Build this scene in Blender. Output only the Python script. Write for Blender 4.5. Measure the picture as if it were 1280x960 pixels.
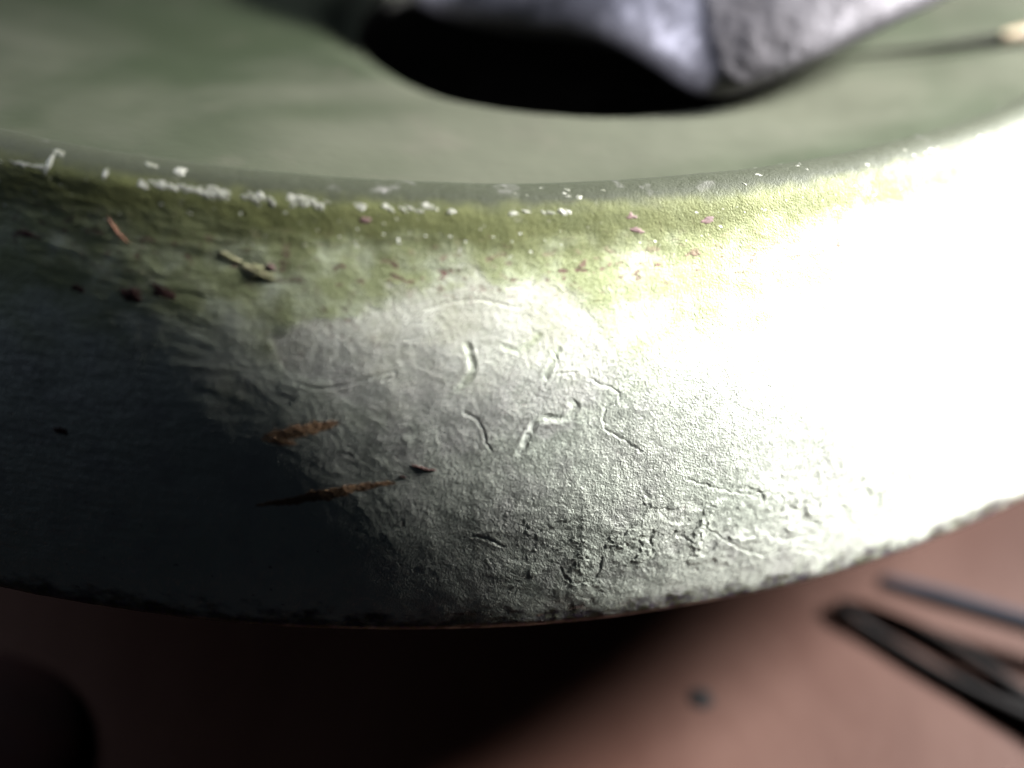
import bpy, bmesh, math, random
import numpy as np
from mathutils import Vector, Matrix

# ------------------------------------------------------------------ helpers for numbers (all lengths in mm, scene in metres)
MM = 0.001
H = 19.0                         # height of the cap's rim above the table
rng = np.random.default_rng(7)
random.seed(7)
for o in list(bpy.data.objects): bpy.data.objects.remove(o)
scn = bpy.context.scene
col = scn.collection

# ------------------------------------------------------------------ camera
CAM = np.array([0.0, -137.74, 64.02 + H])
YAW, PITCH, ROLL = 0.135, 0.701, 0.128
FPX = 640 / math.tan(math.radians(20))
fw = np.array([math.sin(YAW)*math.cos(PITCH), math.cos(YAW)*math.cos(PITCH), -math.sin(PITCH)])
rt = np.cross(fw, [0, 0, 1.0]); rt /= np.linalg.norm(rt); up = np.cross(rt, fw)
rt, up = math.cos(ROLL)*rt + math.sin(ROLL)*up, -math.sin(ROLL)*rt + math.cos(ROLL)*up
cd = bpy.data.cameras.new('camera'); cam = bpy.data.objects.new('camera', cd); col.objects.link(cam)
cam.matrix_world = Matrix(((rt[0], up[0], -fw[0], CAM[0]*MM), (rt[1], up[1], -fw[1], CAM[1]*MM),
                           (rt[2], up[2], -fw[2], CAM[2]*MM), (0, 0, 0, 1)))
cd.sensor_width = 36; cd.lens = 18 / math.tan(math.radians(20))
cd.clip_start = 0.002; cd.clip_end = 20
cd.dof.use_dof = True; cd.dof.focus_distance = 81*MM; cd.dof.aperture_fstop = 10
scn.camera = cam

# ------------------------------------------------------------------ light
world = bpy.data.worlds.new('World'); scn.world = world; world.use_nodes = True
bg = world.node_tree.nodes['Background']; bg.inputs[0].default_value = (0.72, 0.9, 1.2, 1); bg.inputs[1].default_value = 0.006

def disc_lamp(name, pos, target, size, watts, colour):
    l = bpy.data.lights.new(name, 'AREA'); l.shape = 'DISK'; l.size = size*MM; l.energy = watts; l.color = colour
    o = bpy.data.objects.new(name, l); col.objects.link(o)
    p = Vector(pos)*MM; t = Vector(target)*MM
    o.matrix_world = Matrix.Translation(p) @ (t-p).to_track_quat('-Z', 'Y').to_matrix().to_4x4()
    return o
KD = np.array([0.90, 0.235, 0.46]); KD /= np.linalg.norm(KD)
def beam_lamp(name, pos, target, radius, half_deg, watts, colour):
    l = bpy.data.lights.new(name, 'SPOT'); l.shadow_soft_size = radius*MM; l.spot_size = 2*math.radians(half_deg); l.spot_blend = 1.0
    l.energy = watts; l.color = colour
    o = bpy.data.objects.new(name, l); col.objects.link(o); p = Vector(pos)*MM; t = Vector(target)*MM
    o.matrix_world = Matrix.Translation(p) @ (t-p).to_track_quat('-Z', 'Y').to_matrix().to_4x4()
beam_lamp('torch_light', tuple(np.array([0, -65, H+8]) + KD*330), (62, -63, H+3), 44, 10.8, 172, (1.0, 0.995, 0.985))
disc_lamp('unseen_left_fill', (-420, 165, 112), (-20, -66, 5), 120, 6.5, (0.85, 0.88, 1.0))  # weak bluish light from a window at the left
disc_lamp('unseen_left_fill', (-380, 110, 360), (-20, -70, 20), 130, .8, (0.62, 0.74, 1.0))  # added fill with no window behind it, for glints on the dark band

scn.view_settings.view_transform = 'Standard'; scn.view_settings.look = 'None'
scn.view_settings.exposure = 0; scn.view_settings.gamma = 1
scn.render.engine = 'CYCLES'

# ------------------------------------------------------------------ projection and placing
def project(P):
    d = P - CAM; z = d @ fw
    return np.stack([640 + FPX*(d @ rt)/z, 480 - FPX*(d @ up)/z], -1), z
def ray(px, py):
    d = fw + (px-640)/FPX*rt - (py-480)/FPX*up
    return d/np.linalg.norm(d)
def on_plane(px, py, z=0.0):                      # photo pixel -> point of the plane at height z
    d = ray(px, py); return CAM + d*((z-CAM[2])/d[2])
def at_depth(px, py, depth):
    d = fw + (px-640)/FPX*rt - (py-480)/FPX*up
    return CAM + d*depth

# ------------------------------------------------------------------ numpy noise
_perm = rng.permutation(4096); _g = rng.uniform(0, 2*np.pi, 4096); _gx, _gy = np.cos(_g), np.sin(_g)
def perlin(x, y):
    xi = np.floor(x).astype(np.int64); yi = np.floor(y).astype(np.int64); fx = x-xi; fy = y-yi
    def h(a, b): return _perm[(_perm[a & 4095] + b) & 4095]
    u = fx*fx*fx*(fx*(fx*6-15)+10); v = fy*fy*fy*(fy*(fy*6-15)+10)
    def gr(ix, iy, dx, dy):
        k = h(ix, iy); return _gx[k]*dx + _gy[k]*dy
    a = gr(xi, yi, fx, fy); b = gr(xi+1, yi, fx-1, fy); c = gr(xi, yi+1, fx, fy-1); d = gr(xi+1, yi+1, fx-1, fy-1)
    return (a + u*(b-a) + v*((c + u*(d-c)) - (a + u*(b-a))))*1.5
def fbm(x, y, n=4, g=0.5):
    s = 0; a = 1.0
    for i in range(n):
        s = s + a*perlin(x + 17.3*i, y - 9.1*i); x = x*2.03; y = y*2.03; a *= g
    return s
def sstep(a, b, x):
    t = np.clip((x-a)/(b-a), 0, 1); return t*t*(3-2*t)

# ------------------------------------------------------------------ objects
def tag(o, label=None, cat=None, group=None, kind=None):
    if label: o['label'] = label
    if cat: o['category'] = cat
    if group: o['group'] = group
    if kind: o['kind'] = kind
    return o
def mesh_obj(name, verts, faces, mat, parent=None, smooth=True):
    me = bpy.data.meshes.new(name)
    V = np.asarray(verts, dtype=np.float64)*MM
    if isinstance(faces, np.ndarray):
        me.vertices.add(len(V)); me.vertices.foreach_set('co', V.astype(np.float32).ravel())
        nf = len(faces); k = faces.shape[1]
        me.loops.add(nf*k); me.loops.foreach_set('vertex_index', faces.astype(np.int32).ravel())
        me.polygons.add(nf); me.polygons.foreach_set('loop_start', np.arange(0, nf*k, k, dtype=np.int32))
        me.update(calc_edges=True); me.validate()
    else:
        me.from_pydata([tuple(v) for v in V], [], faces); me.update()
    if smooth: me.polygons.foreach_set('use_smooth', np.ones(len(me.polygons), dtype=bool))
    me.materials.append(mat)
    o = bpy.data.objects.new(name, me); col.objects.link(o)
    if parent: o.parent = parent
    return o
def grid_faces(nu, nv, wrap=False, flip=False):
    i = np.arange(nu if wrap else nu-1)[:, None]; j = np.arange(nv-1)[None, :]
    i2 = (i+1) % nu
    f = np.stack([i*nv+j, i2*nv+j, i2*nv+j+1, i*nv+j+1], -1).reshape(-1, 4)
    return f[:, ::-1].copy() if flip else f
def attr(o, name, vals):
    a = o.data.attributes.new(name, 'FLOAT', 'POINT'); a.data.foreach_set('value', np.asarray(vals, dtype=np.float32).ravel())
def empty(name, loc=(0, 0, 0)):
    o = bpy.data.objects.new(name, None); col.objects.link(o); o.empty_display_size = 0.01
    return o

# ------------------------------------------------------------------ materials
class NT:
    def __init__(s, name):
        s.m = bpy.data.materials.new(name); s.m.use_nodes = True; s.t = s.m.node_tree
        s.b = s.t.nodes['Principled BSDF']
    def n(s, typ, **kw):
        x = s.t.nodes.new(typ)
        for k, v in kw.items():
            if k in ('ins',):
                for kk, vv in v.items():
                    if hasattr(vv, 'is_linked'): s.t.links.new(vv, x.inputs[kk])
                    else: x.inputs[kk].default_value = vv
            else: setattr(x, k, v)
        return x
    def noise(s, scale, detail=3, rough=0.55, vec=None, stretch=None, dist=0.0):
        v = vec or s.co
        if stretch: v = s.n('ShaderNodeMapping', ins={0: v, 'Scale': stretch}).outputs[0]
        return s.n('ShaderNodeTexNoise', ins={'Vector': v, 'Scale': scale, 'Detail': detail, 'Roughness': rough, 'Distortion': dist}).outputs['Fac']
    @property
    def co(s):
        if not hasattr(s, '_co'): s._co = s.n('ShaderNodeTexCoord').outputs['Object']
        return s._co
    def ramp(s, f, a, b, lo=0.0, hi=1.0):
        return s.n('ShaderNodeMapRange', interpolation_type='SMOOTHSTEP', ins={0: f, 1: a, 2: b, 3: lo, 4: hi}).outputs[0]
    def mix(s, f, a, b):
        x = s.n('ShaderNodeMix', data_type='RGBA')
        for k, v in ((0, f), (6, a), (7, b)):
            if hasattr(v, 'is_linked'): s.t.links.new(v, x.inputs[k])
            elif k: x.inputs[k].default_value = (*v, 1)
            else: x.inputs[k].default_value = v
        return x.outputs[2]
    def math(s, op, a, b=0.0, clamp=False):
        return s.n('ShaderNodeMath', operation=op, use_clamp=clamp, ins={0: a, 1: b}).outputs[0]
    def at(s, name): return s.n('ShaderNodeAttribute', attribute_name=name).outputs['Fac']
    def set(s, **kw):
        for k, v in kw.items():
            k = k.replace('_', ' ')
            if hasattr(v, 'is_linked'): s.t.links.new(v, s.b.inputs[k])
            else: s.b.inputs[k].default_value = v
    def bump(s, h, dist, strength=1.0, prev=None):
        x = s.n('ShaderNodeBump', ins={'Height': h, 'Distance': dist, 'Strength': strength})
        if prev: s.t.links.new(prev, x.inputs['Normal'])
        return x.outputs[0]

def band_material():
    k = NT('worn_green_silver_paint')
    olive, pink, rust, chip, dark, rimm = (k.at(a) for a in ('olive', 'pink', 'rust', 'chip', 'darkspot', 'rim'))
    n1 = k.noise(420, 4); n2 = k.noise(2600, 2); n3 = k.noise(9000, 2, 0.6); n4 = k.noise(140, 3)
    c = k.mix(k.ramp(n4, .35, .65), (.70, .745, .64), (.78, .81, .71))
    c = k.mix(k.ramp(n1, .45, .7, 0, .5), c, (.60, .59, .56))
    c = k.mix(k.math('MULTIPLY', k.at('pale'), k.ramp(n1, .25, .6, .6, 1)), c, (.235, .26, .135))
    gcol = k.mix(k.ramp(n1, .3, .7), (.048, .054, .012), (.078, .083, .030))
    c = k.mix(olive, c, gcol)
    c = k.mix(k.at('inner'), c, (.026, .029, .018))
    c = k.mix(k.math('MULTIPLY', pink, k.ramp(n2, .2, .6, .65, 1)), c, (.72, .68, .68))
    c = k.mix(k.math('MULTIPLY', rimm, k.ramp(n1, .3, .6, .6, 1)), c, k.mix(k.ramp(n2, .4, .6), (.10, .08, .11), (.10, .10, .06)))
    c = k.mix(k.math('MULTIPLY', k.at('groove'), .12), c, (.86, .88, .82))
    c = k.mix(dark, c, (.10, .05, .045))
    c = k.mix(rust, c, k.mix(k.ramp(n2, .35, .65), (.10, .055, .048), (.155, .09, .075)))
    c = k.mix(chip, c, (.78, .78, .72))
    matte = k.math('MAXIMUM', olive, k.math('MAXIMUM', k.math('MAXIMUM', rust, dark), k.math('MAXIMUM', k.math('MULTIPLY', k.at('pale'), .8), k.math('MULTIPLY', k.at('groove'), .3))), True)
    met = k.math('MULTIPLY_ADD', matte, -0.62); met.node.inputs[2].default_value = 0.80
    rough = k.math('ADD', k.ramp(n2, .3, .7, .34, .48), k.math('MULTIPLY', matte, .22))
    k.set(Specular_IOR_Level=k.math('SUBTRACT', .5, k.math('MULTIPLY', matte, .35)))
    h = k.bump(n1, .2*MM, .10)
    h = k.bump(n2, .06*MM, .4, h)
    h = k.bump(n3, .035*MM, 1.0, h)
    k.set(Base_Color=c, Metallic=met, Roughness=rough, Normal=h)
    return k.m
def simple(name, cols, scale, rough=.5, metal=0.0, bump=.05, bscale=None, stretch=None):
    k = NT(name); n = k.noise(scale, 4, stretch=stretch); b = k.noise(bscale or scale*4, 3)
    k.set(Base_Color=k.mix(k.ramp(n, .35, .65), cols[0], cols[1]), Metallic=metal, Roughness=k.ramp(b, .3, .7, rough-.08, rough+.08),
          Normal=k.bump(b, bump*MM, .8))
    return k.m
def dome_material():
    k = NT('grey_green_paint')
    n = k.noise(34, 3, stretch=(1, 1.4, .6), dist=.6); n2 = k.noise(900, 3); n5 = k.noise(160, 3)
    c = k.mix(k.ramp(n, .35, .68), (.0155, .0205, .0105), (.038, .040, .028))
    c = k.mix(k.ramp(n5, .55, .75, 0, .3), c, (.054, .049, .039))
    k.set(Base_Color=c, Metallic=0.0, Roughness=.6, Normal=k.bump(n2, .06*MM, .8), Specular_IOR_Level=.12)
    return k.m
def table_material():
    k = NT('pinkish_brown_wood')
    g = k.noise(60, 5, .6, stretch=(.9, .5, 1), dist=.8); f = k.noise(500, 2); w = k.noise(25, 2)
    c = k.mix(k.ramp(g, .3, .7), (.0120, .0055, .0040), (.0180, .0095, .0073))
    c = k.mix(k.ramp(w, .35, .7, 0, .45), c, (.014, .0055, .0036))
    k.set(Base_Color=c, Roughness=.5, Normal=k.bump(f, .05*MM, .6)); k.b.inputs['Specular IOR Level'].default_value = .03
    return k.m
M_band = band_material(); M_dome = dome_material(); M_table = table_material()
M_dark = simple('dark_iron', ((.012, .012, .011), (.02, .019, .017)), 300, .8, .2)
M_lug = simple('dull_silver_metal', ((.085, .079, .087), (.125, .118, .13)), 160, .6, .6, .12, 900)
M_rust = simple('rust_brown_scrape', ((.24, .14, .08), (.55, .34, .19)), 1500, .6, .25, .08, 4000)
M_speck = simple('dull_purple_brown', ((.075, .038, .036), (.12, .065, .058)), 1500, .7, 0, .04, 4000)
M_chip = simple('bare_pale_metal', ((.13, .135, .10), (.26, .26, .225)), 2500, .45, .3, .08, 4000)
M_tan = simple('dried_tan_residue', ((.14, .14, .065), (.27, .25, .14)), 1500, .7, 0, .08, 4000)
M_brown = simple('dark_brown_crust', ((.035, .018, .016), (.07, .035, .03)), 2000, .6, 0, .06, 4000)
M_fibre = simple('brown_fibre', ((.25, .10, .06), (.36, .16, .09)), 2000, .6, 0, .03)
M_steel = simple('blue_grey_steel', ((.003, .0035, .0055), (.0045, .005, .0075)), 300, .8, 0, .02)
M_steel.node_tree.nodes['Principled BSDF'].inputs['Specular IOR Level'].default_value = .05
M_black = simple('near_black', ((.0015, .0013, .0013), (.003, .0026, .0026)), 300, .7, 0, .02)  # also colours the modelled shadow streak on the dish floor
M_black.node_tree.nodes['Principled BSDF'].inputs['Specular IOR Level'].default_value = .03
M_brown.node_tree.nodes['Principled BSDF'].inputs['Specular IOR Level'].default_value = .12
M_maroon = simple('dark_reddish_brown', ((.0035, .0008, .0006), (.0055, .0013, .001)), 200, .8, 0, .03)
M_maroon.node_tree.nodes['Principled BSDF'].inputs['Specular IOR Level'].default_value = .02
M_straw = simple('straw', ((.17, .12, .065), (.24, .19, .12)), 500, .6, 0, .03)

# ------------------------------------------------------------------ table (setting)
tb = mesh_obj('table', [(-700, -94, 0), (700, -94, 0), (700, 700, 0), (-700, 700, 0),
                        (-700, -94, -25), (700, -94, -25), (700, 700, -25), (-700, 700, -25)],
              [(0, 1, 2, 3), (7, 6, 5, 4), (0, 4, 5, 1), (1, 5, 6, 2), (2, 6, 7, 3), (3, 7, 4, 0)], M_table, smooth=False)
tag(tb, kind='structure')

# ------------------------------------------------------------------ the cap: band
cap = empty('metal_dish')
tag(cap, 'worn green and silver painted metal dish with rough outer band and dark hole', 'metal dish')

P0 = np.array([73.9, 21.2]); P3 = np.array([84.75, 0.1])
t0, t3 = math.radians(46), math.radians(77)
A = np.array([[math.cos(t0), math.cos(t3)], [-math.sin(t0), -math.sin(t3)]])
ab = np.linalg.solve(A, P3-P0); P1 = P0 + ab[0]*np.array([math.cos(t0), -math.sin(t0)])
def profile(n_ridge, n_band, n_lip):
    pts = []
    R1 = 2.4; a0 = -100; a1 = 24                               # ridge: small fillet turning over from the groove side
    cen = P0 - R1*np.array([math.sin(t0), math.cos(t0)])
    for a in np.linspace(math.radians(-75), t0, n_ridge, endpoint=False):
        pts.append(cen + R1*np.array([math.sin(a), math.cos(a)]))
    for t in np.linspace(0, 1, n_band):
        pts.append((1-t)**2*P0 + 2*t*(1-t)*P1 + t*t*P3)
    R2 = .6; cen = P3 - R2*np.array([math.sin(t3), math.cos(t3)])
    for a in np.linspace(t3, math.radians(200), n_lip+1)[1:]:
        pts.append(cen + R2*np.array([math.sin(a), math.cos(a)]))
    return np.array(pts)
NR, NB, NL = 26, 430, 36
prof = profile(NR, NB, NL)
vv = np.concatenate([np.linspace(-.09, 0, NR, endpoint=False), np.linspace(0, 1, NB), 1+np.linspace(0, .12, NL+1)[1:]])
tg = np.gradient(prof, axis=0); tg /= np.linalg.norm(tg, axis=1)[:, None]
pn = np.stack([-tg[:, 1], tg[:, 0]], 1)                       # outward normal (r, z)
arc = np.concatenate([[0], np.cumsum(np.linalg.norm(np.diff(prof, axis=0), axis=1))]); arc -= arc[NR]
ARC = arc[NR+NB-1]
a_vis = np.radians(np.linspace(-30, 44, 1700))
a_rest = np.radians(np.linspace(44, 330, 150)[1:-1])
az = np.concatenate([a_vis, a_rest])
def surf(azv, v):                                             # smooth surface point and normal
    r = np.interp(v, vv, prof[:, 0]); z = np.interp(v, vv, prof[:, 1]); nr = np.interp(v, vv, pn[:, 0]); nz = np.interp(v, vv, pn[:, 1])
    s, c = np.sin(azv), -np.cos(azv)
    return np.stack([r*s, r*c, z+H], -1), np.stack([nr*s, nr*c, nz+0*s], -1)
# photo pixel -> (azimuth, v) on the band
_ca = np.radians(np.linspace(-30, 44, 297)); _cv = np.linspace(-.05, 1.05, 221)
_cA, _cV = np.meshgrid(_ca, _cv, indexing='ij'); _cP, _ = project(surf(_cA, _cV)[0])
def on_band(px, py):
    d = (_cP[..., 0]-px)**2 + (_cP[..., 1]-py)**2
    i, j = np.unravel_index(np.argmin(d), d.shape); i = min(max(i, 1), len(_ca)-2); j = min(max(j, 1), len(_cv)-2)
    a, v = _ca[i], _cv[j]
    for _ in range(4):
        q, _z = project(surf(np.array([a, a+1e-4, a]), np.array([v, v, v+1e-4]))[0])
        J = np.stack([(q[1]-q[0])/1e-4, (q[2]-q[0])/1e-4], 1); da = np.linalg.lstsq(J, np.array([px, py])-q[0], rcond=None)[0]; a += da[0]; v = min(max(v+da[1], -.07), 1.08)
    return a, v
RM = 80.0                                                     # mean radius: azimuth to mm along the band
def px_path(pts, n):                                          # smooth polyline on the band through photo pixels
    q = np.array([on_band(*p) for p in pts]); q = np.stack([q[:, 0]*RM, q[:, 1]*ARC], 1)
    for _ in range(3):
        m = np.repeat(q, 2, axis=0)[1:-1].copy(); m[0::2] = .75*q[:-1]+.25*q[1:]; m[1::2] = .25*q[:-1]+.75*q[1:]
        q = np.vstack([q[:1], m, q[-1:]])
    L = np.concatenate([[0], np.cumsum(np.linalg.norm(np.diff(q, axis=0), axis=1))]); s = np.linspace(0, L[-1], n)
    return np.stack([np.interp(s, L, q[:, 0]), np.interp(s, L, q[:, 1])], 1)

def relief(U, W, PX):
    """height in mm and masks; U, W are mm along / down the band, PX the matching photo pixels used only to say where each worn area lies"""
    v = W/ARC; x, y = PX[..., 0], PX[..., 1]
    h = .16*fbm(U/9, W/7, 3) + .05*fbm(U/2.1+5, W/1.7, 3)
    wx = U + .8*fbm(U/2.5, W/2.5+40, 4); wy = W + .8*fbm(U/2.5+30, W/2.5, 4)
    body = sstep(.20, .34, v)
    h = h + body*.012*fbm(U/.42, W/.36, 3)
    h = h + .012*fbm(U/.16, W/.15, 2)*sstep(.05, .3, v)
    # smoother, drawn out streaks on the left
    left = 1-sstep(170, 440, x+.35*(y-480))
    h = h + left*.035*fbm(U/2.6, W/.55+9, 4)
    # flaking layers, each with a sharp broken edge
    pinkreg = np.exp(-(((x-590)/190)**2 + ((y-455)/100)**2)**2)
    pinkreg = np.maximum(pinkreg, .95*np.exp(-(((x-425)/75)**2 + ((y-435)/45)**2)**2))
    f1 = pinkreg*1.25 - .50 + .42*fbm(wx/3.4+3, wy/3.0+8, 5, .55)
    pink = sstep(-.22, .22, f1); h = h - .05*sstep(-.05, .05, f1)
    low = np.exp(-(((v-.80)/.17)**2))*sstep(520, 760, x)
    f2 = fbm(wx/3.0+60, wy/2.0+15, 5, .55)*.8 - .12 + .30*(low-1)
    h = h + .09*sstep(-.015, .015, f2)*low + .045*low*fbm(U/.55+31, W/.4, 3) + .05*np.maximum(low, .4*body)*fbm(U/1.3+11, W/.9, 2)
    f3 = fbm(wx/5.5+90, wy/4.0+75, 5, .6) - .30
    h = h + .03*sstep(-.012, .012, f3)*body
    # ledge of thick olive paint below the ridge, broken here and there
    e = .062 + .020*fbm(U/7, 0*U+3, 4) + .012*fbm(U/.9, 0*U+5, 3); brk = sstep(-.25, .25, fbm(U/4+77, W/3, 3)+.35-.9*sstep(500, 800, x))
    h = h + .09*(1-sstep(e-.010, e+.010, v))*sstep(-.035, -.01, v)*brk
    e2 = .115 + .02*fbm(U/9+50, 0*U+3, 3)
    h = h + .07*(1-sstep(e2-.004, e2+.004, v))*sstep(-.25, .2, fbm(U/8+7, 0*U+1, 2))
    h = h + .04*fbm(U/1.1+50, W/.7, 3)*(1-sstep(.10, .2, v))
    # chewed lower edge
    rim = sstep(.95, 1.0, v + .03*fbm(U/1.5, W/1.0+50, 4))
    h = h + rim*(.10*fbm(U/1.4+9, W/.7, 4))
    # pits
    p = fbm(U/.5+200, W/.5+100, 2); pit = sstep(.85, 1.05, p)*body; h = h - .05*pit
    rr = fbm(U/.9+300, W/.45+20, 4); zone = np.exp(-((v-.125)/.05)**2)
    rust = sstep(.42, .62, rr)*zone*.9
    rust = np.maximum(rust, .8*sstep(.45, .7, fbm(U/.8+20, W/.7+330, 4))*np.exp(-(((x-405)/60)**2+((y-415)/40)**2)))
    chip = sstep(.86, .96, fbm(U/.6+400, W/.28, 3))*np.exp(-((v-.05)/.045)**2)
    dsp = sstep(.78, .95, fbm(U/.55+700, W/.4+3, 3))*np.exp(-((v-.13)/.07)**2)*.8 + .55*pit
    rustrim = sstep(.35, .6, fbm(U/1.2+31, W/.5+7, 3))*sstep(.93, .97, v)*np.exp(-((x-650)/130)**2)
    rust = np.maximum(rust, rustrim)
    h = .02*fbm(U/9, W/7, 2) + h*.14*(1 + .7*low) + left*(.008*fbm(U/1.6+70, W/.38+9, 3) + .004*fbm(U/5+20, W/1.3, 3))
    pale = 1-sstep(.17, .50, v + .08*fbm(U/3+9, W/2, 4))
    olive = .95*(1-sstep(.02, .15, v + .03*fbm(U/3, W/1.6+77, 3)))
    inner = 1-sstep(-.055, -.005, v + .012*fbm(U/1.5, W/1.0+7, 3))
    return h, dict(inner=inner, olive=olive, pale=pale, pink=pink*.4, rust=rust, chip=chip, darkspot=np.clip(dsp, 0, 1), rim=rim)

AZ, VV = np.meshgrid(az, vv, indexing='ij')
ARCV = np.interp(VV, vv, arc)
Pb, Nb = surf(AZ, VV); PXb, _ = project(Pb)
hgt, masks = relief(AZ*RM, ARCV, PXb)

# cracks: thin grooves with one lifted side, along photographed lines
def seg_dist(path, U, W):
    d = np.full(U.shape, 9.0); side = np.zeros(U.shape)
    lo = path.min(0)-1.0; hi = path.max(0)+1.0
    m = (U > lo[0]) & (U < hi[0]) & (W > lo[1]) & (W < hi[1])
    u, w = U[m], W[m]; best = np.full(u.shape, 9.0); sd = np.zeros(u.shape)
    for a, b in zip(path[:-1], path[1:]):
        t = np.clip(((u-a[0])*(b[0]-a[0]) + (w-a[1])*(b[1]-a[1]))/max(((b-a)**2).sum(), 1e-9), 0, 1)
        dx = u-a[0]-t*(b[0]-a[0]); dy = w-a[1]-t*(b[1]-a[1]); q = np.hypot(dx, dy); k = q < best
        best[k] = q[k]; sd[k] = np.sign((b[0]-a[0])*dy[k] - (b[1]-a[1])*dx[k])
    d[m] = best; side[m] = sd; return d, side
cracks = [[(372, 470), (400, 478), (440, 470), (470, 462), (495, 452), (497, 460), (480, 466)],
          [(580, 505), (600, 515), (606, 530), (607, 545), (615, 552)],
          [(735, 465), (768, 475), (778, 490), (752, 503), (755, 518)],
          [(755, 525), (775, 535), (800, 555)],
          [(880, 650), (915, 675), (950, 693), (985, 680), (1030, 690)],
          [(700, 705), (708, 722), (735, 725), (750, 712), (752, 690)],
          [(590, 662), (610, 665), (630, 676)],
          [(830, 670), (850, 660), (870, 676)],
          [(510, 395), (530, 380), (560, 372), (600, 368), (650, 380)],
          [(690, 430), (700, 445), (690, 460), (720, 455)],
          [(860, 590), (895, 600), (930, 610), (960, 606)],
          [(1010, 640), (1060, 645), (1100, 640), (1150, 655)]]
Uu, Ww = AZ*RM, ARCV
for c in cracks:
    pth = px_path(c, 60); jit = .10*np.stack([fbm(np.arange(60)/5.0, np.full(60, c[0][0]*.1), 3), fbm(np.arange(60)/5.0+50, np.full(60, c[0][1]*.1), 3)], 1)
    d, sd = seg_dist(pth+jit, Uu, Ww)
    hgt = hgt - .022*np.exp(-(d/.05)**2) + .005*np.exp(-(d/.30)**2)*(sd > 0)
# stamped squiggles: rounded grooves pressed into the paint
wrinkles = [([(584, 424), (590, 440), (592, 455), (582, 468), (573, 476)], .27, .15),
            ([(630, 425), (641, 430), (655, 427), (668, 418), (674, 411)], .22, .10),
            ([(699, 428), (692, 437), (688, 450), (682, 462)], .24, .11),
            ([(651, 555), (658, 537), (667, 520), (678, 513), (692, 512), (706, 513), (716, 507), (720, 498), (714, 492)], .28, .19)]
groove = np.zeros(hgt.shape)
for i, (p, w, dp) in enumerate(wrinkles):
    d, sd = seg_dist(px_path(p, 60), Uu, Ww); d = d*(1+.16*fbm(Uu/.7+i*9, Ww/.7, 3) + .25*fbm(Uu/.25+i, Ww/.25, 2))/.80
    g = 1/(1+np.exp(np.clip((d-w)/.06, -30, 30))); g2 = np.clip(1-(d/w)**2, 0, 1)
    hgt = hgt - .15*dp*(.75 + .6*fbm(Uu/.5+i*4, Ww/.5+30, 2))*(.5*g + .5*g2) + .006*np.exp(-((d-w-.12)/.12)**2); groove = np.maximum(groove, g)
masks['pink'] = masks['pink']*(1-groove); masks['groove'] = groove
# scuffed strokes running up to the right, thin light scratches
for c in [[(690, 455), (760, 395), (830, 345)], [(700, 470), (760, 440), (800, 415)], [(800, 290), (830, 305)]]:
    d, sd = seg_dist(px_path(c, 40), Uu, Ww); hgt = hgt + .008*np.exp(-(d/.25)**2)
Vb = Pb + Nb*hgt[..., None]
nu, nv = AZ.shape
band = mesh_obj('band', Vb.reshape(-1, 3), grid_faces(nu, nv, True), M_band, cap)
for k, m in masks.items(): attr(band, k, m)
def height(a, v):                                             # built relief at a spot, by grid lookup
    i = np.clip(np.searchsorted(a_vis, a), 0, len(a_vis)-1); j = np.clip(np.searchsorted(vv, v), 0, len(vv)-1); return hgt[i, j]

# ------------------------------------------------------------------ the cap: groove, dome with hole, socket, underside, stem
GR, GZ = 72.6, 20.0                                           # foot of the ridge, on the inside
def dome_z(r):                                                # shallow dish, lowest in the middle
    t = np.clip(r/GR, 0, 1.1); return GZ - 9.0*(1-t**1.5)
def on_dome(px, py):
    d = ray(px, py); ts = np.linspace(60, 240, 6000); P = CAM + ts[:, None]*d; r = np.hypot(P[:, 0], P[:, 1])
    k = np.argmax((P[:, 2]-H < dome_z(r)) & (r < GR)); return P[k]
hb = on_dome(790, 142); hl = on_dome(462, 0); hr = on_dome(985, 84)
# circle through the three points seen on its edge
(ax_, ay_), (bx_, by_), (cx_, cy_) = hl[:2], hb[:2], hr[:2]
dd = 2*(ax_*(by_-cy_) + bx_*(cy_-ay_) + cx_*(ay_-by_))
hc = np.array([((ax_**2+ay_**2)*(by_-cy_) + (bx_**2+by_**2)*(cy_-ay_) + (cx_**2+cy_**2)*(ay_-by_))/dd,
               ((ax_**2+ay_**2)*(cx_-bx_) + (bx_**2+by_**2)*(ax_-cx_) + (cx_**2+cy_**2)*(bx_-ax_))/dd])
ha = hbx = np.linalg.norm(hl[:2]-hc); tilt = 0.0
NT_, NQ = 400, 150
th = np.linspace(0, 2*np.pi, NT_, endpoint=False)
hx = hc[0] + ha*np.cos(th)*math.cos(tilt) - hbx*np.sin(th)*math.sin(tilt)
hy = hc[1] + ha*np.cos(th)*math.sin(tilt) + hbx*np.sin(th)*math.cos(tilt)
ta = np.unwrap(np.arctan2(hy, hx)) if False else th
ox, oy = 73.2*np.cos(ta), 73.2*np.sin(ta)
q = np.linspace(0, 1, NQ)**1.0
X = hx[:, None]*(1-q) + ox[:, None]*q; Y = hy[:, None]*(1-q) + oy[:, None]*q; Rr = np.hypot(X, Y)
Z = dome_z(Rr)
Z = Z + .25*fbm(X/16, Y/13, 2) + .02*fbm(X/2+3, Y/2, 2)
lip = np.exp(-((q*40)/1.2)**2)[None, :]; Z = Z - .8*lip
mesh_obj('dish_floor', np.stack([X, Y, Z+H], -1).reshape(-1, 3), grid_faces(NT_, NQ, True, True), M_dome, cap)
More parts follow.
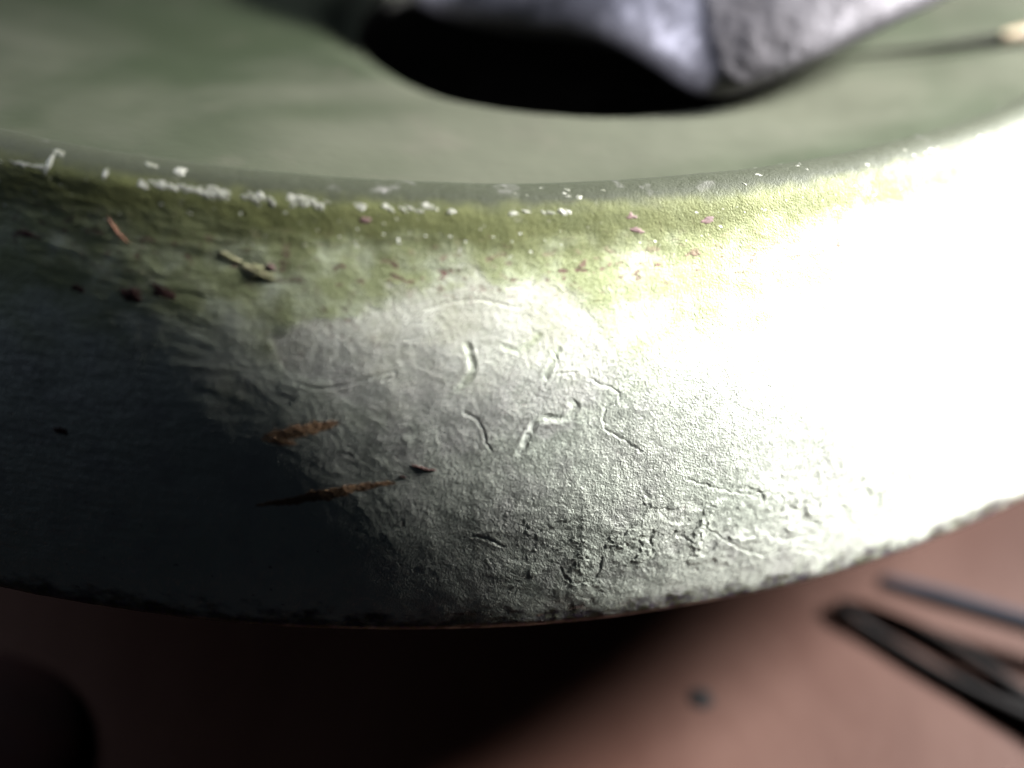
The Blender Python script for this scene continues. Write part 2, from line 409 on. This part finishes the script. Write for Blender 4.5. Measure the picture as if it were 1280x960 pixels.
# socket: walls dropping from the hole into a wider chamber
lv = np.linspace(0, 1, 12); sx = np.concatenate([np.full(1, 1.0), 1 + .6*np.sin(lv*np.pi*.5)**.6, [0.02]]); sz = np.concatenate([[0.0], -1.0-lv*16, [-17.5]])
zed = Z[:, 0]
SX = hc[0] + (hx-hc[0])[:, None]*sx; SY = hc[1] + (hy-hc[1])[:, None]*sx
SZ = np.where(sz < -6, zed.min() + sz, zed[:, None] + sz) if False else zed[:, None]*(1-np.minimum(-sz/8, 1)) + (zed.min())*np.minimum(-sz/8, 1) + sz
mesh_obj('socket', np.stack([SX, SY, SZ+H], -1).reshape(-1, 3), grid_faces(NT_, len(sx), True, False), M_dark, cap)
# underside and stem down to the table
pu = np.array([(84.0, -.1), (81, 1.6), (55, 1.2), (34, -1.0), (27, -5), (25, -12), (25.5, -18), (28, -22), (30, -H+.05), (.01, -H+.05)])
ua = np.linspace(0, 2*np.pi, 128, endpoint=False)
UX = pu[None, :, 0]*np.sin(ua)[:, None]; UY = -pu[None, :, 0]*np.cos(ua)[:, None]; UZ = np.broadcast_to(pu[None, :, 1]+H, UX.shape)
mesh_obj('underside_stem', np.stack([UX, UY, UZ], -1).reshape(-1, 3), grid_faces(128, len(pu), True), M_dark, cap)

# ------------------------------------------------------------------ marks on the band that are pieces of their own
def ribbon(name, path, width, height_mm, mat, nc=9, taper=.25, wob=.12, sharp=2.0, seed=0, masks_from=None, sink=.03):
    """a raised piece lying on the relief along a path on the band (u, w in mm): humped across, tapered at its ends"""
    n = len(path); t = np.gradient(path, axis=0); t /= np.linalg.norm(t, axis=1)[:, None]; nn = np.stack([-t[:, 1], t[:, 0]], 1)
    s = np.linspace(0, 1, n); tp = np.minimum(1, np.minimum(s, 1-s)/taper)**.5
    wl = width*(tp*(1+wob*fbm(s*9+seed, 0*s+seed*.7, 3)+wob*.7*fbm(s*40+seed, 0*s+seed, 2))); wr = width*(tp*(1+wob*fbm(s*9+seed+40, 0*s+seed*.3, 3)+wob*.7*fbm(s*40+seed+7, 0*s+seed, 2)))
    cx = np.linspace(-1, 1, nc)
    off = np.where(cx[None, :] < 0, wl[:, None], wr[:, None])*cx[None, :]/2
    Q = path[:, None, :] + nn[:, None, :]*off[..., None]
    a = Q[..., 0]/RM; v = Q[..., 1]/ARC
    hh = height(a, v); hum = (1-np.abs(cx)**sharp)[None, :]*height_mm*tp[:, None]*(1+.25*fbm(s*14+seed, 0*s+2, 3))[:, None]
    # smooth the base height along the piece so that it does not copy every grain
    P, N = surf(a, v); P = P + N*(hh + hum - sink*(np.abs(cx) > .99)[None, :])[..., None]
    o = mesh_obj(name, P.reshape(-1, 3), grid_faces(n, nc), mat, cap)
    return o
def with_masks(o, **kw):
    n = len(o.data.vertices)
    for k in ('olive', 'inner', 'pale', 'groove', 'pink', 'rust', 'chip', 'darkspot', 'rim'): attr(o, k, np.full(n, kw.get(k, 0.0)))
    return o
# rust coloured scrapes on the dark side
for i, (p, w, hm) in enumerate([([(328, 545), (365, 541), (400, 533), (425, 528)], 1.0, .008),
                                ([(325, 549), (345, 551), (372, 555)], .6, .006),
                                ([(318, 632), (370, 625), (430, 613), (470, 606), (495, 603)], .8, .008)]):
    ribbon('rust_scrape', px_path(p, 160), w, hm, M_rust, 13, .6, .4, 1.4, 11+i*5)
ribbon('brown_fibre', px_path([(134, 270), (142, 283), (150, 294), (162, 305)], 40), .17, .03, M_fibre, 7, .6, .3, 2, 51)
ribbon('dark_sliver', px_path([(514, 581), (526, 585), (536, 588), (546, 588)], 34), .26, .04, M_brown, 7, .5, .5, 2, 57)
ribbon('dark_sliver', px_path([(498, 597), (503, 596), (508, 597)], 20), .22, .03, M_brown, 7, .5, .4, 2, 58)

def blob(name, px, py, rx, ry, hm, mat, seed=0, rot=0.0, nr=5, na=18):
    a0, v0 = on_band(px, py); u0, w0 = a0*RM, v0*ARC; k = 1/21.0
    th = np.linspace(0, 2*np.pi, na, endpoint=False); rr = np.linspace(1, .0, nr)
    edge = 1 + .55*fbm(np.cos(th)*2.2+seed, np.sin(th)*2.2+seed*1.7, 3)
    lx = rx*k*edge[:, None]*np.cos(th)[:, None]*rr; ly = ry*k*edge[:, None]*np.sin(th)[:, None]*rr
    U = u0 + lx*math.cos(rot) - ly*math.sin(rot); W = w0 + lx*math.sin(rot) + ly*math.cos(rot)
    a, v = U/RM, W/ARC; P, N = surf(a, v)
    hh = height(a, v)*.6 + height(a0, v0)*.4
    hum = hm*(1-rr**2)[None, :]*(1+.3*fbm(lx*3+seed, ly*3, 2)) - .03*(rr > .99)[None, :]
    P = P + N*(hh+hum)[..., None]
    return mesh_obj(name, P.reshape(-1, 3), grid_faces(na, nr, True, True), mat, cap)
blob('brown_crust', 165, 369, 15, 9, .04, M_brown, 2, .1, 6, 24)
blob('brown_crust', 205, 366, 18, 8, .015, M_brown, 5, .25, 6, 24)
blob('brown_crust', 97, 361, 9, 5, .02, M_brown, 7, .2)
blob('brown_crust', 36, 293, 18, 4, .02, M_brown, 9, .1, 6, 24)
blob('brown_crust', 75, 539, 11, 5, .02, M_brown, 12, .1)
blob('tan_residue', 285, 322, 20, 5, .04, M_tan, 14, .25, 6, 26)
blob('tan_residue', 322, 341, 22, 9, .06, M_tan, 17, .2, 7, 28)
blob('rust_speck', 338, 334, 7, 4, .05, M_speck, 19, .2)
blob('rust_speck', 456, 275, 9, 4, .03, M_speck, 21, .0)
blob('rust_speck', 790, 271, 10, 4, .02, M_speck, 22, .1)
blob('rust_speck', 885, 275, 11, 5, .02, M_speck, 24, -.1)
blob('rust_speck', 797, 288, 12, 4, .02, M_speck, 25, .3)
# bright chips along the ledge below the ridge
def chips(p0, p1, n, jit, lo, hi):
    pts = np.array(p0, float)[None] + (np.array(p1, float)-np.array(p0, float))[None]*np.sort(rng.random(n))[:, None]
    for (x, y) in pts:
        r = rng.uniform(lo, hi)*.8
        blob('paint_chip', x+rng.normal(0, 2), y+rng.normal(0, jit), r*rng.uniform(1.1, 2.0), r*rng.uniform(.2, .45), rng.uniform(.006, .022), M_chip, rng.uniform(0, 90), rng.uniform(-.1, .3), 4, 16)
chips((162, 228), (290, 244), 30, 3.0, 4.0, 9)
chips((290, 244), (400, 256), 20, 2.6, 4.5, 10)
chips((400, 256), (565, 263), 18, 2.6, 3.0, 7.5)
chips((0, 202), (62, 208), 12, 2.0, 2.0, 5.0)
blob('paint_chip', 62, 203, 3, 8, .03, M_chip, 3.3, .1); blob('paint_chip', 75, 191, 10, 2, .02, M_chip, 4.4, .1); blob('paint_chip', 132, 217, 3, 4, .02, M_chip, 6.4, .1)
blob('paint_chip', 226, 214, 11, 3, .03, M_chip, 8.4, .1); blob('paint_chip', 188, 206, 10, 2, .02, M_chip, 9.4, .1)
chips((640, 266), (745, 263), 9, 1.2, 4.0, 6.0)
chips((640, 242), (760, 240), 8, 3.0, 2.5, 4.5)
chips((930, 212), (1010, 200), 9, 5.0, 2.0, 4.0)
chips((1080, 208), (1275, 182), 14, 9.0, 2.0, 4.0)
chips((1050, 228), (1200, 205), 5, 8.0, 2.5, 4.0)

# ------------------------------------------------------------------ metal lug standing in the hole
def prism(name, front, depth_vec, mat, bevel, seg=3, sub=0, parent=None):
    n = len(front); V = [np.array(p) for p in front] + [np.array(p)+depth_vec for p in front]
    F = [tuple(range(n)), tuple(range(2*n-1, n-1, -1))] + [(i, i+n, (i+1) % n + n, (i+1) % n) for i in range(n)]
    bm = bmesh.new(); vs = [bm.verts.new(Vector(v)*MM) for v in V]
    for f in F: bm.faces.new([vs[i] for i in f])
    bmesh.ops.recalc_face_normals(bm, faces=bm.faces)
    bmesh.ops.bevel(bm, geom=list(bm.edges), offset=bevel*MM, segments=seg, affect='EDGES', profile=.5)
    me = bpy.data.meshes.new(name); bm.to_mesh(me); bm.free(); me.materials.append(mat)
    me.polygons.foreach_set('use_smooth', np.ones(len(me.polygons), dtype=bool))
    o = bpy.data.objects.new(name, me); col.objects.link(o)
    if parent: o.parent = parent
    return o
D0 = (hb-CAM) @ fw
edge = np.array([at_depth(*p) for p in ((520, -4, D0+10), (560, 22, D0+8.5), (640, 34, D0+7.5), (720, 42, D0+6.5), (785, 52, D0+5), (835, 86, D0+2), (880, 118, D0-1), (915, 119, D0-1.2), (975, 96, D0-1.1), (1080, 46, D0-.2), (1190, -6, D0+1.5), (1290, -60, D0+4))])
for _ in range(4):
    m = np.repeat(edge, 2, axis=0)[1:-1].copy(); m[0::2] = .75*edge[:-1]+.25*edge[1:]; m[1::2] = .25*edge[:-1]+.75*edge[1:]; edge = np.vstack([edge[:1], m, edge[-1:]])
kw = np.hanning(33); kw /= kw.sum()
edge = np.stack([np.convolve(np.pad(edge[:, c], 16, mode='edge'), kw, mode='valid') for c in range(3)], 1)
sec = np.array([(11, 3.5), (7, 1.6), (4, .7), (2, .1), (1.1, 0), (.5, .2), (.15, .7), (0, 1.4), (.1, 2.4), (.5, 3.8), (1.0, 5.0), (1.6, 6.8), (2.6, 8.6), (4.2, 9.8), (7, 10.2), (11, 10.2)])
for _ in range(2):
    m = np.repeat(sec, 2, axis=0)[1:-1].copy(); m[0::2] = .75*sec[:-1]+.25*sec[1:]; m[1::2] = .25*sec[:-1]+.75*sec[1:]; sec = np.vstack([sec[:1], m, sec[-1:]])
LV = edge[:, None] + sec[None, :, :1]*fw + sec[None, :, 1:]*up
ii, jj = np.meshgrid(np.arange(len(edge)), np.arange(len(sec)), indexing='ij')
LV = LV + (.09*fbm(ii/16, jj/12, 2))[..., None]*(-fw)
F = [tuple(f) for f in grid_faces(len(edge), len(sec))]; ns_ = len(sec); ne_ = len(edge)
F += [tuple(range(ns_)), tuple(range((ne_-1)*ns_+ns_-1, (ne_-1)*ns_-1, -1)), ]
F += [(i*ns_+ns_-1, i*ns_, (i+1)*ns_, (i+1)*ns_+ns_-1) for i in range(ne_-1)]
lug = mesh_obj('metal_lug', LV.reshape(-1, 3), F, M_lug)
bm = bmesh.new(); bm.from_mesh(lug.data); bmesh.ops.recalc_face_normals(bm, faces=bm.faces); bm.to_mesh(lug.data); bm.free()
tag(lug, 'blurred dull silver metal lug sticking out of the dark hole', 'metal lug')

# ------------------------------------------------------------------ stalk lying on the dome
def tube(name, pts, rad, mat, parent=None, ns=12, flat=1.0):
    pts = np.array(pts, float)
    for _ in range(2):
        m = np.repeat(pts, 2, axis=0)[1:-1].copy(); m[0::2] = .75*pts[:-1]+.25*pts[1:]; m[1::2] = .25*pts[:-1]+.75*pts[1:]; pts = np.vstack([pts[:1], m, pts[-1:]])
    n = len(pts); rad = np.interp(np.linspace(0, 1, n), np.linspace(0, 1, len(rad)), rad)
    t = np.gradient(pts, axis=0); t /= np.linalg.norm(t, axis=1)[:, None]
    a = np.cross(t, [0, 0, 1.0]); a /= np.linalg.norm(a, axis=1)[:, None]; b = np.cross(a, t)
    th = np.linspace(0, 2*np.pi, ns, endpoint=False)
    V = pts[:, None] + rad[:, None, None]*(np.cos(th)[None, :, None]*a[:, None] + flat*np.sin(th)[None, :, None]*b[:, None])
    F = [tuple(f) for f in grid_faces(n, ns)] + [(i*ns+ns-1, (i+1)*ns+ns-1, (i+1)*ns, i*ns) for i in range(n-1)]
    F += [tuple(range(ns-1, -1, -1)), tuple(range((n-1)*ns, n*ns))]
    o = mesh_obj(name, V.reshape(-1, 3), F, mat, parent); bm = bmesh.new(); bm.from_mesh(o.data); bmesh.ops.recalc_face_normals(bm, faces=bm.faces); bm.to_mesh(o.data); bm.free()
    return o
st = empty('dry_stalk'); tag(st, 'small tan stalk end with its shadow built as a dark streak lying on the grey green dish floor', 'stalk')
sp = [on_dome(x, y) + np.array([0, -.3, .7]) for x, y in ((1060, 78), (1120, 72), (1180, 66), (1250, 55))]
tube('shadow_streak', sp, (.06, .2, .3, .35), M_black, st)  # shadow streak modelled as a tapered near-black tube
tube('tan_end', [on_dome(x, y) + np.array([0, -.3, .7]) for x, y in ((1246, 56), (1275, 52), (1330, 40))], (.4, .6, .65), M_straw, st)

# ------------------------------------------------------------------ things on the table
rod = tube('steel_rod', [on_plane(1098, 727, 2.4), on_plane(1184, 750, 2.4), on_plane(1271, 776, 2.4), on_plane(1420, 820, 2.4)], (.55, .85, .85, .9), M_steel)
tag(rod, 'thin blue grey steel rod on the pink table, behind the black tweezers', 'rod')
tw = empty('loop'); tag(tw, 'black tweezers of two arms with a closed tip pointing under the edge of the metal dish', 'loop')  # two near-black arms that meet at a tip
tube('arm', [on_plane(1046, 754, .7), on_plane(1070, 757, .7), on_plane(1097, 762, .7), on_plane(1155, 788, .7), on_plane(1213, 820, .7), on_plane(1271, 864, .8), on_plane(1400, 960, .9)], (.3, .42, .42, .42, .5, .7, 1.4), M_black, tw)
tube('arm', [on_plane(1047, 757, .7), on_plane(1065, 772, .7), on_plane(1097, 794, .5), on_plane(1155, 831, .5), on_plane(1213, 863, .5), on_plane(1262, 888, .6), on_plane(1400, 955, .9)], (.3, .42, .42, .42, .5, .7, 1.4), M_black, tw)
tube('joint', [on_plane(1250, 868, .5), on_plane(1300, 895, .6), on_plane(1420, 965, .9)], (.2, 1.0, 1.6), M_black, tw)
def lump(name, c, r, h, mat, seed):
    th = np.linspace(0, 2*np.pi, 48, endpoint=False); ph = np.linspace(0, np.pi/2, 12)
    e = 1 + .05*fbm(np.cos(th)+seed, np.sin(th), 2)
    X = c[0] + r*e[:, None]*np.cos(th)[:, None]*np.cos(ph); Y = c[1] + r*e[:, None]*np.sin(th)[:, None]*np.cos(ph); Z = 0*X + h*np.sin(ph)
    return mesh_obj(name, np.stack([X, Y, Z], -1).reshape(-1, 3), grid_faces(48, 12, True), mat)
s = lump('wood_mark', on_plane(876, 873), .95, .15, M_black, 1); tag(s, 'tiny dark crumb alone on the lit pink table', 'mark')  # dark knot of the table top, built as a flat raised spot
k = lump('dark_mound', on_plane(-62, 945), 9.0, 1.0, M_maroon, 4); tag(k, 'dark reddish brown rounded knob in the shaded left corner of the table', 'mound')  # low flat mound, darker and redder than the table
